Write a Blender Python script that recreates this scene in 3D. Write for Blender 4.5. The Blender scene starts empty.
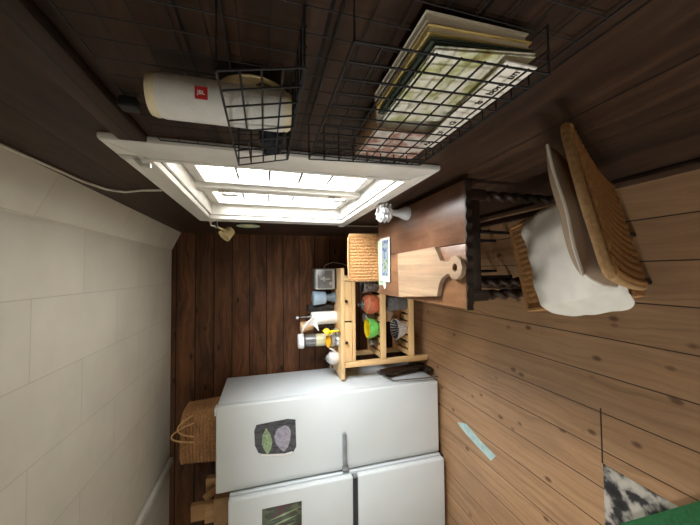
import bpy, bmesh, math, random
from mathutils import Vector, Matrix, Euler, noise
random.seed(7)
PI = math.pi
D = bpy.data
SC = bpy.context.scene
COL = SC.collection

# ------------------------------------------------------------------ mesh builder
class MB:
    def __init__(self): self.bm = bmesh.new()
    def _merge(self, t):
        me = D.meshes.new('t'); t.to_mesh(me); t.free(); self.bm.from_mesh(me); D.meshes.remove(me)
    def obox(self, c, s, rot=None, bev=0, seg=2):
        t = bmesh.new(); bmesh.ops.create_cube(t, size=1)
        for v in t.verts: v.co = Vector((v.co.x*s[0], v.co.y*s[1], v.co.z*s[2]))
        if bev: bmesh.ops.bevel(t, geom=t.edges[:], offset=min(bev, min(s)*.49), segments=seg, affect='EDGES', profile=.5)
        m = Matrix.Translation(c) @ ((Euler(rot).to_matrix().to_4x4()) if rot is not None else Matrix())
        t.transform(m); self._merge(t); return self
    def box(self, x0, x1, y0, y1, z0, z1, bev=0, seg=2):
        return self.obox(((x0+x1)/2, (y0+y1)/2, (z0+z1)/2), (abs(x1-x0), abs(y1-y0), abs(z1-z0)), None, bev, seg)
    def tube(self, pts, r, n=8, closed=False):
        pts = [Vector(p) for p in pts]; rs = r if isinstance(r, (list, tuple)) else [r]*len(pts)
        t = bmesh.new(); rings = []; N = len(pts); prev = None
        for i, p in enumerate(pts):
            if closed: d = pts[(i+1) % N]-pts[i-1]
            else: d = pts[min(i+1, N-1)]-pts[max(i-1, 0)]
            d.normalize()
            if prev is None:
                a = Vector((0, 0, 1)) if abs(d.z) < .9 else Vector((1, 0, 0))
                u = d.cross(a).normalized()
            else: u = (prev-d*prev.dot(d)).normalized()
            prev = u; w = d.cross(u)
            rings.append([t.verts.new(p+(u*math.cos(2*PI*k/n)+w*math.sin(2*PI*k/n))*rs[i]) for k in range(n)])
        for i in range(N if closed else N-1):
            A, B = rings[i], rings[(i+1) % N]
            for k in range(n): t.faces.new((A[k], A[(k+1) % n], B[(k+1) % n], B[k]))
        if not closed: t.faces.new(rings[0][::-1]); t.faces.new(rings[-1])
        bmesh.ops.recalc_face_normals(t, faces=t.faces[:]); self._merge(t); return self
    def lathe(self, prof, c=(0, 0, 0), n=28, rot=None, rad=None, sx=1, sy=1, cap=True):
        t = bmesh.new(); rings = []
        for j, (r, z) in enumerate(prof):
            if r <= 1e-6: rings.append([t.verts.new((0, 0, z))]); continue
            ring = []
            for k in range(n):
                a = 2*PI*k/n; q = r*(rad(a, j, z) if rad else 1)
                ring.append(t.verts.new((q*math.cos(a)*sx, q*math.sin(a)*sy, z)))
            rings.append(ring)
        for A, B in zip(rings, rings[1:]):
            for k in range(n):
                k2 = (k+1) % n
                if len(A) == 1 and len(B) == 1: continue
                if len(A) == 1: t.faces.new((A[0], B[k], B[k2]))
                elif len(B) == 1: t.faces.new((A[k], A[k2], B[0]))
                else: t.faces.new((A[k], A[k2], B[k2], B[k]))
        for R in (rings[0], rings[-1]):
            if cap and len(R) > 2: t.faces.new(R)
        bmesh.ops.recalc_face_normals(t, faces=t.faces[:])
        m = Matrix.Translation(c) @ ((Euler(rot).to_matrix().to_4x4()) if rot is not None else Matrix())
        t.transform(m); self._merge(t); return self
    def prism(self, poly, h, M=None, bev=0):
        """poly in local xy extruded along +z by h, then placed by matrix M"""
        t = bmesh.new()
        f = t.faces.new([t.verts.new((p[0], p[1], 0)) for p in poly])
        r = bmesh.ops.extrude_face_region(t, geom=[f])
        for v in [g for g in r['geom'] if isinstance(g, bmesh.types.BMVert)]: v.co.z += h
        bmesh.ops.recalc_face_normals(t, faces=t.faces[:])
        if bev:
            ed = [e for e in t.edges if abs(e.verts[0].co.z-e.verts[1].co.z) < 1e-6]
            bmesh.ops.bevel(t, geom=ed, offset=bev, segments=2, affect='EDGES', profile=.5)
        if M is not None: t.transform(M)
        self._merge(t); return self
    def slab(self, fa, fb, nu, nv):
        """closed slab between surfaces fa(u,v) and fb(u,v)"""
        t = bmesh.new()
        A = [[t.verts.new(fa(i/nu, j/nv)) for j in range(nv+1)] for i in range(nu+1)]
        B = [[t.verts.new(fb(i/nu, j/nv)) for j in range(nv+1)] for i in range(nu+1)]
        for i in range(nu):
            for j in range(nv):
                t.faces.new((A[i][j], A[i+1][j], A[i+1][j+1], A[i][j+1]))
                t.faces.new((B[i][j], B[i][j+1], B[i+1][j+1], B[i+1][j]))
        for i in range(nu):
            t.faces.new((A[i][0], B[i][0], B[i+1][0], A[i+1][0])); t.faces.new((A[i][nv], A[i+1][nv], B[i+1][nv], B[i][nv]))
        for j in range(nv):
            t.faces.new((A[0][j], A[0][j+1], B[0][j+1], B[0][j])); t.faces.new((A[nu][j], B[nu][j], B[nu][j+1], A[nu][j+1]))
        bmesh.ops.recalc_face_normals(t, faces=t.faces[:]); self._merge(t); return self
    def blob(self, c, s, sub=4, amp=.0, fr=4, power=1, rot=None, seed=0):
        t = bmesh.new(); bmesh.ops.create_icosphere(t, subdivisions=sub, radius=1)
        for v in t.verts:
            p = v.co.copy()
            if power != 1: p = Vector([math.copysign(abs(q)**power, q) for q in p])
            p *= 1+amp*noise.noise(v.co*fr+Vector((seed, seed*2, 0)))
            v.co = Vector((p.x*s[0], p.y*s[1], p.z*s[2]))
        m = Matrix.Translation(c) @ ((Euler(rot).to_matrix().to_4x4()) if rot is not None else Matrix())
        t.transform(m); self._merge(t); return self
    def build(self, name, mat, parent=None, world=True, ang=40):
        me = D.meshes.new(name)
        if parent is not None and world:
            r = parent
            while r.parent: r = r.parent
            bmesh.ops.translate(self.bm, verts=self.bm.verts[:], vec=-Vector(r.location))
        self.bm.to_mesh(me); self.bm.free()
        for p in me.polygons: p.use_smooth = True
        me.set_sharp_from_angle(angle=math.radians(ang))
        o = D.objects.new(name, me); COL.objects.link(o)
        me.materials.append(mat)
        if parent is not None: o.parent = parent
        return o

def tag(o, label, cat, group=None):
    o['label'] = label; o['category'] = cat
    if group: o['group'] = group
    return o
def thing(name, label, cat, loc=(0, 0, 0), rz=0, group=None):
    o = D.objects.new(name, None); COL.objects.link(o); o.empty_display_size = .05
    o.location = loc; o.rotation_euler = (0, 0, rz)
    return tag(o, label, cat, group)
def struct(o): o['kind'] = 'structure'; return o

# ------------------------------------------------------------------ materials
def lin(*c):
    if max(c) > 1: c = [x/255 for x in c]
    return tuple(x/12.92 if x <= .04045 else ((x+.055)/1.055)**2.4 for x in c)+(1,)
class NT:
    def __init__(self, name):
        self.m = D.materials.new(name); self.m.use_nodes = True
        self.t = self.m.node_tree; self.b = self.t.nodes['Principled BSDF']; self.out = self.t.nodes['Material Output']
    def n(self, typ, **kw):
        o = self.t.nodes.new(typ)
        for k, v in kw.items():
            if k.startswith('i_'):
                key = k[2:]; key = int(key) if key.isdigit() else key.replace('_', ' ')
                if isinstance(v, bpy.types.NodeSocket): self.t.links.new(v, o.inputs[key])
                else: o.inputs[key].default_value = v
            else: setattr(o, k, v)
        return o
    def l(self, a, b): self.t.links.new(a, b)
    def math(self, op, a, b=None, c=None):
        o = self.t.nodes.new('ShaderNodeMath'); o.operation = op
        for i, x in enumerate((a, b, c)):
            if x is None: continue
            if isinstance(x, bpy.types.NodeSocket): self.l(x, o.inputs[i])
            else: o.inputs[i].default_value = x
        return o.outputs[0]
    def mix(self, f, a, b, mode='MIX'):
        o = self.t.nodes.new('ShaderNodeMix'); o.data_type = 'RGBA'; o.blend_type = mode
        for s, x in ((o.inputs[0], f), (o.inputs[6], a), (o.inputs[7], b)):
            if isinstance(x, bpy.types.NodeSocket): self.l(x, s)
            else: s.default_value = x
        return o.outputs[2]
    def ramp(self, f, stops):
        o = self.t.nodes.new('ShaderNodeValToRGB'); e = o.color_ramp.elements
        while len(e) < len(stops): e.new(.5)
        for q, (p, c) in zip(e, stops): q.position = p; q.color = c
        self.l(f, o.inputs[0]); return o.outputs[0]
    def coords(self, kind='Object'):
        return self.n('ShaderNodeTexCoord').outputs[kind]
    def comb(self, x, y, z):
        o = self.n('ShaderNodeCombineXYZ')
        for s, v in zip(o.inputs, (x, y, z)):
            if isinstance(v, bpy.types.NodeSocket): self.l(v, s)
            else: s.default_value = v
        return o.outputs[0]
    def bump(self, h, strength=.3, dist=.01):
        o = self.n('ShaderNodeBump'); o.inputs['Strength'].default_value = strength; o.inputs['Distance'].default_value = dist
        self.l(h, o.inputs['Height']); self.l(o.outputs[0], self.b.inputs['Normal'])
    def noise(self, vec, scale, detail=4, rough=.55):
        o = self.n('ShaderNodeTexNoise'); o.inputs['Scale'].default_value = scale; o.inputs['Detail'].default_value = detail; o.inputs['Roughness'].default_value = rough
        self.l(vec, o.inputs['Vector']); return o.outputs[0]

def mat(name, c, rough=.5, metal=0, var=.12, scale=18, bump=0, bscale=60, spec=.5, coat=0):
    g = NT(name); b = g.b; co = g.coords()
    c = lin(*c)
    f = g.noise(co, scale)
    dark = tuple(x*(1-var*1.6) for x in c[:3])+(1,); lite = tuple(min(1, x*(1+var)) for x in c[:3])+(1,)
    g.l(g.ramp(f, [(.3, dark), (.7, lite)]), b.inputs['Base Color'])
    b.inputs['Roughness'].default_value = rough; b.inputs['Metallic'].default_value = metal
    b.inputs['Specular IOR Level'].default_value = spec; b.inputs['Coat Weight'].default_value = coat
    if bump: g.bump(g.noise(co, bscale), bump, .004)
    return g.m

def planks(name, across, along, width, phase, cols, gapcol, gap=.012, rough=.5, grain=26, knots=.0, knotcol=None, bump=.35, butt=None, wear=None, spec=.5, tv=.3, kd=(3.2, 7.5)):
    """boards: 'across' / 'along' are axis letters of object space"""
    g = NT(name); b = g.b
    s = g.n('ShaderNodeSeparateXYZ'); g.l(g.coords(), s.inputs[0])
    A = s.outputs['XYZ'.index(across)]; L = s.outputs['XYZ'.index(along)]
    a = g.math('DIVIDE', g.math('SUBTRACT', A, phase), width)
    idx = g.math('FLOOR', a); fr = g.math('FRACT', a)
    wn = g.n('ShaderNodeTexWhiteNoise', noise_dimensions='1D'); g.l(idx, wn.inputs['W']); rnd = wn.outputs['Value']
    off = g.math('MULTIPLY', rnd, 17.3)
    wob = g.noise(g.comb(g.math('ADD', g.math('MULTIPLY', L, 2.2), off), g.math('MULTIPLY', A, 6), off), 1.0, 3)
    gv = g.comb(g.math('ADD', g.math('MULTIPLY', L, 1.6), off), g.math('ADD', g.math('MULTIPLY', A, grain), g.math('MULTIPLY', wob, 5)), off)
    gr = g.noise(gv, 1.0, 6, .6)
    col = g.ramp(gr, [(.28, lin(*cols[0])), (.5, lin(*cols[1])), (.75, lin(*cols[2]))])
    tone = g.math('ADD', g.math('MULTIPLY', rnd, tv), 1-tv/2)
    col = g.mix(1.0, col, g.comb(tone, tone, tone), 'MULTIPLY')
    if wear:
        w = g.noise(g.comb(g.math('MULTIPLY', L, 1.3), g.math('MULTIPLY', A, 3), 0), 1.4, 5, .65)
        wf = g.ramp(w, [(.48, (0, 0, 0, 1)), (.7, (1, 1, 1, 1))])
        col = g.mix(g.math('MULTIPLY', wf, wear[1]), col, lin(*wear[0]))
    if knots:
        vo = g.n('ShaderNodeTexVoronoi'); vo.inputs['Scale'].default_value = 1.0
        g.l(g.comb(g.math('ADD', g.math('MULTIPLY', L, kd[0]), off), g.math('MULTIPLY', A, kd[1]), 0), vo.inputs['Vector'])
        kf = g.ramp(vo.outputs['Distance'], [(knots*.5, (1, 1, 1, 1)), (knots, (0, 0, 0, 1))])
        col = g.mix(g.math('MULTIPLY', kf, .8), col, lin(*knotcol))
    e = g.math('ABSOLUTE', g.math('SUBTRACT', fr, .5))
    gf = g.math('GREATER_THAN', e, .5-gap)
    if butt:   # (y, x0, x1): a saw cut across the boards
        y, x0, x1 = butt
        c1 = g.math('LESS_THAN', g.math('ABSOLUTE', g.math('SUBTRACT', L, y)), .0035)
        c2 = g.math('MULTIPLY', g.math('GREATER_THAN', A, x0), g.math('LESS_THAN', A, x1))
        gf = g.math('MAXIMUM', gf, g.math('MULTIPLY', c1, c2))
    col = g.mix(gf, col, lin(*gapcol))
    g.l(col, b.inputs['Base Color']); b.inputs['Roughness'].default_value = rough
    b.inputs['Specular IOR Level'].default_value = spec
    h = g.math('SUBTRACT', g.math('MULTIPLY', gr, .25), g.math('MULTIPLY', gf, 1.0))
    g.bump(h, bump, .006)
    return g.m

def grainwood(name, c0, c1, axis='X', rough=.45, fine=30, spec=.5, seed=0, wear=None):
    g = NT(name); b = g.b
    s = g.n('ShaderNodeSeparateXYZ'); g.l(g.coords(), s.inputs[0])
    sc = [fine]*3; sc['XYZ'.index(axis)] = 2.0
    v = g.comb(*[g.math('ADD', g.math('MULTIPLY', s.outputs[i], sc[i]), seed) for i in range(3)])
    f = g.noise(v, 1.0, 5, .6)
    col = g.ramp(f, [(.3, lin(*c0)), (.7, lin(*c1))])
    if wear:
        w = g.noise(g.coords(), 9, 5, .7)
        col = g.mix(g.math('MULTIPLY', g.ramp(w, [(.5, (0, 0, 0, 1)), (.68, (1, 1, 1, 1))]), wear[1]), col, lin(*wear[0]))
    g.l(col, b.inputs['Base Color']); b.inputs['Roughness'].default_value = rough; b.inputs['Specular IOR Level'].default_value = spec
    g.bump(f, .15, .003)
    return g.m

def wickermat(name, c0, c1, scale=90):
    g = NT(name); b = g.b; co = g.coords()
    f = g.noise(co, scale, 4, .7); f2 = g.noise(co, 9, 3)
    col = g.ramp(f, [(.3, lin(*c0)), (.7, lin(*c1))])
    col = g.mix(.25, col, g.ramp(f2, [(.35, lin(*c0)), (.65, lin(*c1))]))
    g.l(col, b.inputs['Base Color']); b.inputs['Roughness'].default_value = .65; b.inputs['Specular IOR Level'].default_value = .3
    g.bump(f, .4, .003); return g.m

def panelmat(name):
    g = NT(name); b = g.b
    s = g.n('ShaderNodeSeparateXYZ'); g.l(g.coords(), s.inputs[0])
    v = g.comb(g.math('ADD', s.outputs[1], -1.02), g.math('ADD', s.outputs[0], 3.352), 0)
    br = g.n('ShaderNodeTexBrick'); g.l(v, br.inputs['Vector'])
    br.offset = .5; br.inputs['Scale'].default_value = 1; br.inputs['Brick Width'].default_value = .64
    br.inputs['Row Height'].default_value = .297; br.inputs['Mortar Size'].default_value = .0022; br.inputs['Mortar Smooth'].default_value = .3
    br.inputs['Color1'].default_value = lin(212, 209, 198); br.inputs['Color2'].default_value = lin(207, 204, 193); br.inputs['Mortar'].default_value = lin(186, 183, 170)
    f = g.noise(g.coords(), 5, 4)
    col = g.mix(.12, br.outputs['Color'], g.ramp(f, [(.35, lin(180, 175, 160)), (.65, lin(235, 232, 222))]))
    g.l(col, b.inputs['Base Color']); b.inputs['Roughness'].default_value = .75; b.inputs['Specular IOR Level'].default_value = .25
    h = g.math('SUBTRACT', g.math('MULTIPLY', f, .2), br.outputs['Fac'])
    g.bump(h, .3, .004); return g.m

def glassmat(name, tint=(250, 250, 250), rough=.05):
    g = NT(name)
    tr = g.n('ShaderNodeBsdfTransparent'); tr.inputs[0].default_value = lin(*tint)
    gl = g.n('ShaderNodeBsdfGlossy'); gl.inputs['Roughness'].default_value = rough
    lw = g.n('ShaderNodeLayerWeight'); fr_o = g.math('ADD', g.math('MULTIPLY', g.math('POWER', lw.outputs['Facing'], 4.0), .55), .035)
    mx = g.n('ShaderNodeMixShader'); g.l(fr_o, mx.inputs[0]); g.l(tr.outputs[0], mx.inputs[1]); g.l(gl.outputs[0], mx.inputs[2])
    g.l(mx.outputs[0], g.out.inputs[0]); return g.m
def clearmat(name, c, rough=.05, ior=1.45):
    g = NT(name); b = g.b; b.inputs['Base Color'].default_value = lin(*c); b.inputs['Transmission Weight'].default_value = 1
    b.inputs['Roughness'].default_value = rough; b.inputs['IOR'].default_value = ior; return g.m
def patchmat(name, cols, scale=30, stretch=(1, 1, 1), rough=.5):
    """cover art: cells of several flat inks"""
    g = NT(name); b = g.b
    mp = g.n('ShaderNodeMapping'); mp.inputs['Scale'].default_value = stretch; g.l(g.coords(), mp.inputs[0])
    nz = g.n('ShaderNodeTexNoise'); nz.inputs['Scale'].default_value = scale; nz.inputs['Detail'].default_value = 5; g.l(mp.outputs[0], nz.inputs['Vector'])
    n = len(cols); stops = [(.26+.48*i/max(1, n-1), lin(*c)) for i, c in enumerate(cols)]
    col = g.ramp(nz.outputs[0], stops); g.l(col, b.inputs['Base Color']); b.inputs['Roughness'].default_value = rough; return g.m

M = {}
M['floor'] = planks('pine_floor', 'X', 'Y', .17, -.137, ((146, 112, 80), (170, 132, 96), (184, 147, 110)), (54, 38, 26), gap=.014, grain=44, rough=.42, knots=.15, knotcol=(84, 57, 38), kd=(5.5, 9.5), butt=(1.025, -.875, -.628), wear=((136, 106, 80), .45), tv=.14, bump=.3)
M['backwall'] = planks('back_boards', 'Z', 'X', .155, .06, ((60, 37, 21), (92, 58, 35), (120, 81, 52)), (10, 6, 3), gap=.026, tv=.5, rough=.5, knots=.12, knotcol=(22, 12, 7), wear=((34, 19, 11), .6), spec=.25)
M['sidewall'] = planks('side_boards', 'Z', 'Y', .21, .12, ((27, 17, 10), (45, 29, 19), (68, 46, 30)), (12, 7, 4), gap=.014, rough=.55, knots=.12, knotcol=(22, 14, 9), wear=((100, 76, 54), .2), spec=.25)
M['panel'] = panelmat('white_ceiling_panels')
M['whitewall'] = mat('white_plaster', (214, 210, 200), .8, var=.04, bump=.1)
M['trimwhite'] = mat('white_gloss_trim', (240, 240, 236), .4, var=.05, scale=8)
M['casing'] = mat('white_window_paint', (212, 209, 201), .35, var=.06, scale=10, bump=.05)
M['pane'] = glassmat('window_glass')
M['lead'] = mat('lead_came', (120, 122, 122), .5, .5)
M['brass'] = mat('latch_metal', (170, 165, 150), .3, .9)
M['fridge'] = mat('fridge_enamel', (213, 218, 218), .42, var=.015, scale=4, spec=.3)
M['fridge2'] = mat('fridge_body_enamel', (210, 216, 218), .35, var=.02, scale=4)
M['greyplastic'] = mat('grey_plastic', (128, 130, 132), .4)
M['seal'] = mat('dark_rubber', (30, 32, 36), .6)
M['pine'] = grainwood('pine_trolley', (226, 182, 124), (240, 204, 150), 'X', .4)
M['pine_z'] = grainwood('pine_upright', (224, 180, 122), (238, 202, 148), 'Z', .4)
M['knob'] = mat('dark_knob', (36, 28, 26), .35)
M['oak'] = grainwood('dark_oak_top', (76, 48, 34), (116, 80, 58), 'Y', .32, 24, wear=((136, 100, 74), .45))
M['oakleaf'] = grainwood('worn_oak_leaf', (92, 60, 40), (130, 92, 62), 'Y', .34, 26, seed=5, wear=((150, 112, 78), .5))
M['oakdark'] = grainwood('dark_oak', (24, 15, 11), (48, 30, 21), 'Z', .38, 30)
M['board'] = grainwood('beech_board', (112, 90, 69), (150, 126, 98), 'Y', .55, 34, wear=((150, 112, 82), .5))
M['wicker'] = wickermat('honey_wicker', (134, 92, 52), (184, 137, 86))
M['wickeredge'] = wickermat('pale_wicker', (128, 94, 58), (188, 150, 102))
M['wicker2'] = wickermat('brown_willow', (112, 76, 46), (190, 144, 98))
M['rope'] = mat('straw_rope', (186, 148, 100), .8, bump=.4)
M['linen'] = mat('white_linen', (214, 208, 196), .85, var=.05, bump=.15, bscale=30)
M['taupe'] = mat('taupe_linen', (150, 128, 104), .9, var=.07, bump=.25, bscale=160)
M['steeldark'] = mat('dark_steel', (34, 30, 28), .45, .6)
M['blackwire'] = mat('black_wire', (24, 20, 18), .6)
M['speaker'] = mat('white_mesh_fabric', (206, 204, 196), .7, var=.04, bump=.5, bscale=420)
M['speakercap'] = mat('cream_rubber', (214, 200, 164), .6)
M['red'] = mat('logo_red', (176, 34, 30), .5)
M['white'] = mat('white_ink', (240, 240, 238), .5, var=.02)
M['cream'] = mat('cream_glaze', (226, 208, 160), .4, var=.05)
M['creamdark'] = mat('brown_glaze', (126, 98, 66), .5)
M['navy'] = mat('black_cloth', (22, 24, 30), .8, bump=.4)
M['steel'] = mat('brushed_steel', (188, 188, 186), .3, .5, var=.06)
M['steeldull'] = mat('grey_steel', (124, 122, 120), .35, .5)
M['black'] = mat('black_plastic', (20, 20, 20), .5)
M['blue'] = mat('pale_blue_enamel', (150, 172, 190), .4)
M['bluegrey'] = mat('blue_grey_enamel', (92, 106, 114), .4)
M['paper'] = mat('white_paper', (238, 236, 232), .85, var=.03, bump=.2, bscale=120)
M['lightwood'] = grainwood('turned_light_wood', (190, 148, 102), (220, 184, 138), 'Z', .5)
M['darkglass'] = mat('brown_glass', (74, 56, 44), .12, spec=.8)
M['greyjar'] = patchmat('dark_tin_print', [(30, 28, 28), (52, 48, 46), (120, 112, 104)], 40, (1, 1, .3))
M['clear'] = clearmat('clear_glass', (252, 253, 254), .08); M['clear'].node_tree.nodes['Principled BSDF'].inputs['Transmission Weight'].default_value = .55
M['jarglass'] = glassmat('jar_glass', (246, 248, 248), .3)
M['vaseglass'] = clearmat('vase_glass', (235, 238, 240), .08); M['vaseglass'].node_tree.nodes['Principled BSDF'].inputs['Transmission Weight'].default_value = .8
M['jarfill'] = mat('grey_grain', (128, 122, 120), .8, var=.3, scale=120)
M['jarcream'] = mat('cream_flour', (238, 222, 178), .8, var=.04)
M['yellow'] = mat('yellow_plastic', (242, 206, 40), .4, var=.05)
M['orange'] = mat('lemon_skin', (240, 176, 20), .45, var=.06, bump=.2)
M['terracotta'] = mat('terracotta_clay', (196, 104, 72), .6)
M['green'] = mat('green_glaze', (120, 214, 104), .35)
M['yellowglaze'] = mat('yellow_glaze', (240, 214, 30), .35)
M['stoneware'] = patchmat('speckled_stoneware', [(52, 46, 44), (92, 84, 80), (176, 166, 156)], 60)
M['ribwhite'] = mat('ribbed_white', (214, 212, 208), .35)
M['bag'] = mat('brown_paper_bag', (190, 152, 116), .5, var=.2, scale=14, bump=.3, bscale=30)
M['rug'] = mat('green_rug', (34, 100, 54), .85, var=.2, scale=70, bump=.6, bscale=260)
M['patch'] = patchmat('exposed_marbled_underlay', [(20, 20, 22), (30, 30, 32), (52, 50, 50), (176, 170, 158), (192, 186, 172), (150, 144, 134)], 13)
M['bluestrip'] = patchmat('pale_blue_paint', [(150, 180, 180), (176, 204, 202), (190, 214, 210)], 20)
M['cable'] = mat('white_cable', (206, 200, 188), .5)
M['magnet'] = patchmat('charcoal_sketch', [(14, 14, 16), (34, 34, 37), (70, 70, 72), (26, 26, 29)], 60, (1, 1, .35))
M['magnetgreen'] = mat('sketch_green', (150, 172, 130), .7, var=.3, scale=60)
M['magnetlilac'] = mat('sketch_lilac', (164, 158, 172), .7, var=.25, scale=60)
M['art'] = patchmat('painted_leaves', [(26, 18, 17), (80, 34, 38), (44, 60, 36), (96, 104, 76), (52, 30, 38)], 20, (1, 1, .45))
M['artgreen'] = mat('leaf_green', (150, 166, 122), .6, var=.3)
M['cardboard'] = mat('brown_cardboard', (158, 124, 86), .8, var=.1)
M['cardwood'] = grainwood('raw_offcut_wood', (156, 116, 74), (196, 156, 108), 'Z', .6)
M['bookwhite'] = mat('white_page_block', (232, 226, 212), .7, var=.06)
M['bookyellow'] = mat('yellow_cover', (206, 182, 112), .6)
M['bookgreen'] = mat('dark_green_cover', (60, 72, 62), .6)
M['bookart'] = patchmat('leafy_cover', [(120, 80, 48), (176, 180, 120), (222, 218, 196), (228, 226, 212), (130, 140, 90)], 26)
M['booktan'] = mat('tan_card_cover', (150, 118, 86), .7)
M['comic'] = patchmat('picture_cover', [(76, 84, 116), (190, 184, 176), (214, 206, 194), (150, 92, 74), (206, 198, 186), (104, 112, 116)], 22)
M['cardprint'] = patchmat('landscape_print', [(30, 42, 28), (74, 96, 48), (130, 140, 140), (58, 78, 122), (40, 46, 28)], 26)
M['cardwhite'] = mat('leaflet_white', (186, 188, 182), .5, var=.03)
M['cardgreen'] = mat('pale_green_card', (160, 178, 146), .5)
M['ink'] = mat('black_ink', (18, 18, 20), .6)

# ------------------------------------------------------------------ dimensions
WX, BY, CZ = .37, 3.0, 2.27          # side wall plane, back wall plane, ceiling height
LX, RY = -3.3, -1.5

def holed(name, m, plane, a0, a1, z0, z1, ha0, ha1, hz0, hz1, thick):
    """wall with a rectangular opening; plane=('X',x) or ('Y',y), thickness signed outwards"""
    ax, p = plane; bm = bmesh.new()
    As = [a0, ha0, ha1, a1]; Zs = [z0, hz0, hz1, z1]
    V = [[bm.verts.new((p, a, z) if ax == 'X' else (a, p, z)) for z in Zs] for a in As]
    fs = [bm.faces.new((V[i][j], V[i+1][j], V[i+1][j+1], V[i][j+1])) for i in range(3) for j in range(3) if (i, j) != (1, 1)]
    r = bmesh.ops.extrude_face_region(bm, geom=fs)
    d = Vector((thick, 0, 0)) if ax == 'X' else Vector((0, thick, 0))
    bmesh.ops.translate(bm, verts=[g for g in r['geom'] if isinstance(g, bmesh.types.BMVert)], vec=d)
    bmesh.ops.recalc_face_normals(bm, faces=bm.faces[:])
    mb = MB(); mb.bm.free(); mb.bm = bm
    return struct(mb.build(name, m))

# ------------------------------------------------------------------ room shell
floor = struct(MB().box(LX-.1, WX+.1, RY-.1, BY+.1, -.1, 0).build('floor', M['floor']))
struct(MB().box(LX-.1, .21, RY-.1, BY+.1, CZ, CZ+.1).build('ceiling', M['panel']))
struct(MB().prism([(.208, CZ), (WX, 2.195), (WX+.1, 2.195), (WX+.1, CZ+.1), (.208, CZ+.1)], BY-RY+.2, Matrix(((1, 0, 0, 0), (0, 0, -1, BY+.1), (0, 1, 0, 0), (0, 0, 0, 1)))).build('trim_1', M['panel']))
struct(MB().box(LX-.1, WX+.1, BY, BY+.1, 0, CZ).build('wall_back', M['backwall']))
holed('wall_right', M['sidewall'], ('X', WX), RY, BY, 0, CZ-.07, 1.04, 2.03, .955, 1.80, .2)
holed('wall_left', M['whitewall'], ('X', LX), RY, BY, 0, CZ, -1.0, -.2, 1.0, 1.95, -.12)  # opening is for the added fill window
struct(MB().box(LX-.1, WX+.1, RY-.1, RY, 0, CZ).build('wall_rear', M['whitewall']))
struct(MB().box(-1.64, -1.595, RY, BY, CZ-.03, CZ, .004).build('trim_2', M['trimwhite']))
tr2 = D.objects['trim_2']; chips = MB()
for k in range(34):      # chips of dark old paint along the edge of the strip
    y = 2.25+.5*random.random()**1.5; l = .006+.02*random.random()
    chips.box(-1.642, -1.6385, y, y+l, CZ-.03+.002, CZ-.03+.006+.018*random.random(), .0005)
chips.build('peeled_paint', M['ink'], tr2)['kind'] = 'structure'
struct(MB().box(WX-.02, WX, RY, BY, 0, .09, .004).build('baseboard_right', M['oakdark']))
# horizontal batten on the side wall, level with the window head
struct(MB().box(WX-.022, WX, RY, .9, 1.77, 1.835, .004).build('trim_3', M['sidewall']))

# worn strip of blue paint and the opened corner of floor are part of the floor
z = .0012
MB().prism([(-1.196, 2.10), (-1.158, 1.99), (-1.20, 1.84), (-1.225, 1.69), (-1.283, 1.735), (-1.262, 1.86), (-1.235, 2.0), (-1.215, 2.07)], z).build('painted_strip', M['bluestrip'], floor)
MB().prism([(-.874, 1.022), (-1.26, 1.022), (-1.26, .3), (-.882, .3)], .0016).build('underlay_patch', M['patch'], floor)
for o in floor.children: o['kind'] = 'structure'

# ------------------------------------------------------------------ window in the side wall
win = D.objects.new('window_1', None); COL.objects.link(win); win.location = (WX, 1.53, .955); win['kind'] = 'structure'
win['label'] = 'white framed casement window with lead lines in the dark plank wall'
def casing(mb, y0, y1, z0, z1, iy0, iy1, iz0, iz1, x0, x1, bev=.006):
    A = [(y0, z0), (y1, z0), (y1, z1), (y0, z1)]; B = [(iy0, iz0), (iy1, iz0), (iy1, iz1), (iy0, iz1)]
    for k in range(4):
        k2 = (k+1) % 4
        q = [A[k], A[k2], B[k2], B[k]]
        Mx = Matrix(((0, 0, 1, x0), (1, 0, 0, 0), (0, 1, 0, 0), (0, 0, 0, 1)))
        mb.prism(q, x1-x0, Mx, bev)
c_ = MB(); casing(c_, .905, 2.17, .885, 1.885, 1.04, 2.03, .955, 1.80, WX-.022, WX); co = c_.build('window_casing', M['casing'], win)
c_ = MB(); casing(c_, 1.02, 2.05, .938, 1.818, 1.04, 2.03, .955, 1.80, WX-.026, WX-.02, .002); c_.build('casing_bead', M['casing'], win)
c_ = MB(); casing(c_, 1.038, 2.032, .953, 1.802, 1.05, 2.02, .965, 1.79, WX, WX+.15, .001); c_.build('reveal_lining', M['casing'], win)
MB().box(WX+.045, WX+.125, 1.565, 1.648, .96, 1.795, .006).build('mullion', M['casing'], win)
for s, (a, b) in enumerate(((1.05, 1.575), (1.638, 2.02))):
    c_ = MB(); casing(c_, a, b, .965, 1.79, a+.038, b-.038, 1.008, 1.747, WX+.07, WX+.105, .005)
    sash = c_.build('window_sash', M['casing'], win)
    c_ = MB(); casing(c_, a+.036, b-.036, 1.006, 1.749, a+.045, b-.045, 1.015, 1.74, WX+.062, WX+.085, .003); c_.build('glazing_bead', M['casing'], sash)
    MB().box(WX+.088, WX+.092, a+.037, b-.037, 1.009, 1.746).build('pane', M['pane'], sash)
    ld = MB(); n = 5
    for k in range(1, n):
        zz = 1.02+.715*k/n; ld.box(WX+.084, WX+.087, a+.05, b-.05, zz-.006, zz+.006)
    ym = (a+b)/2; ld.box(WX+.0835, WX+.0875, ym-.005, ym+.005, 1.02, 1.735)
    ld.build('lead_cames', M['lead'], sash)
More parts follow.
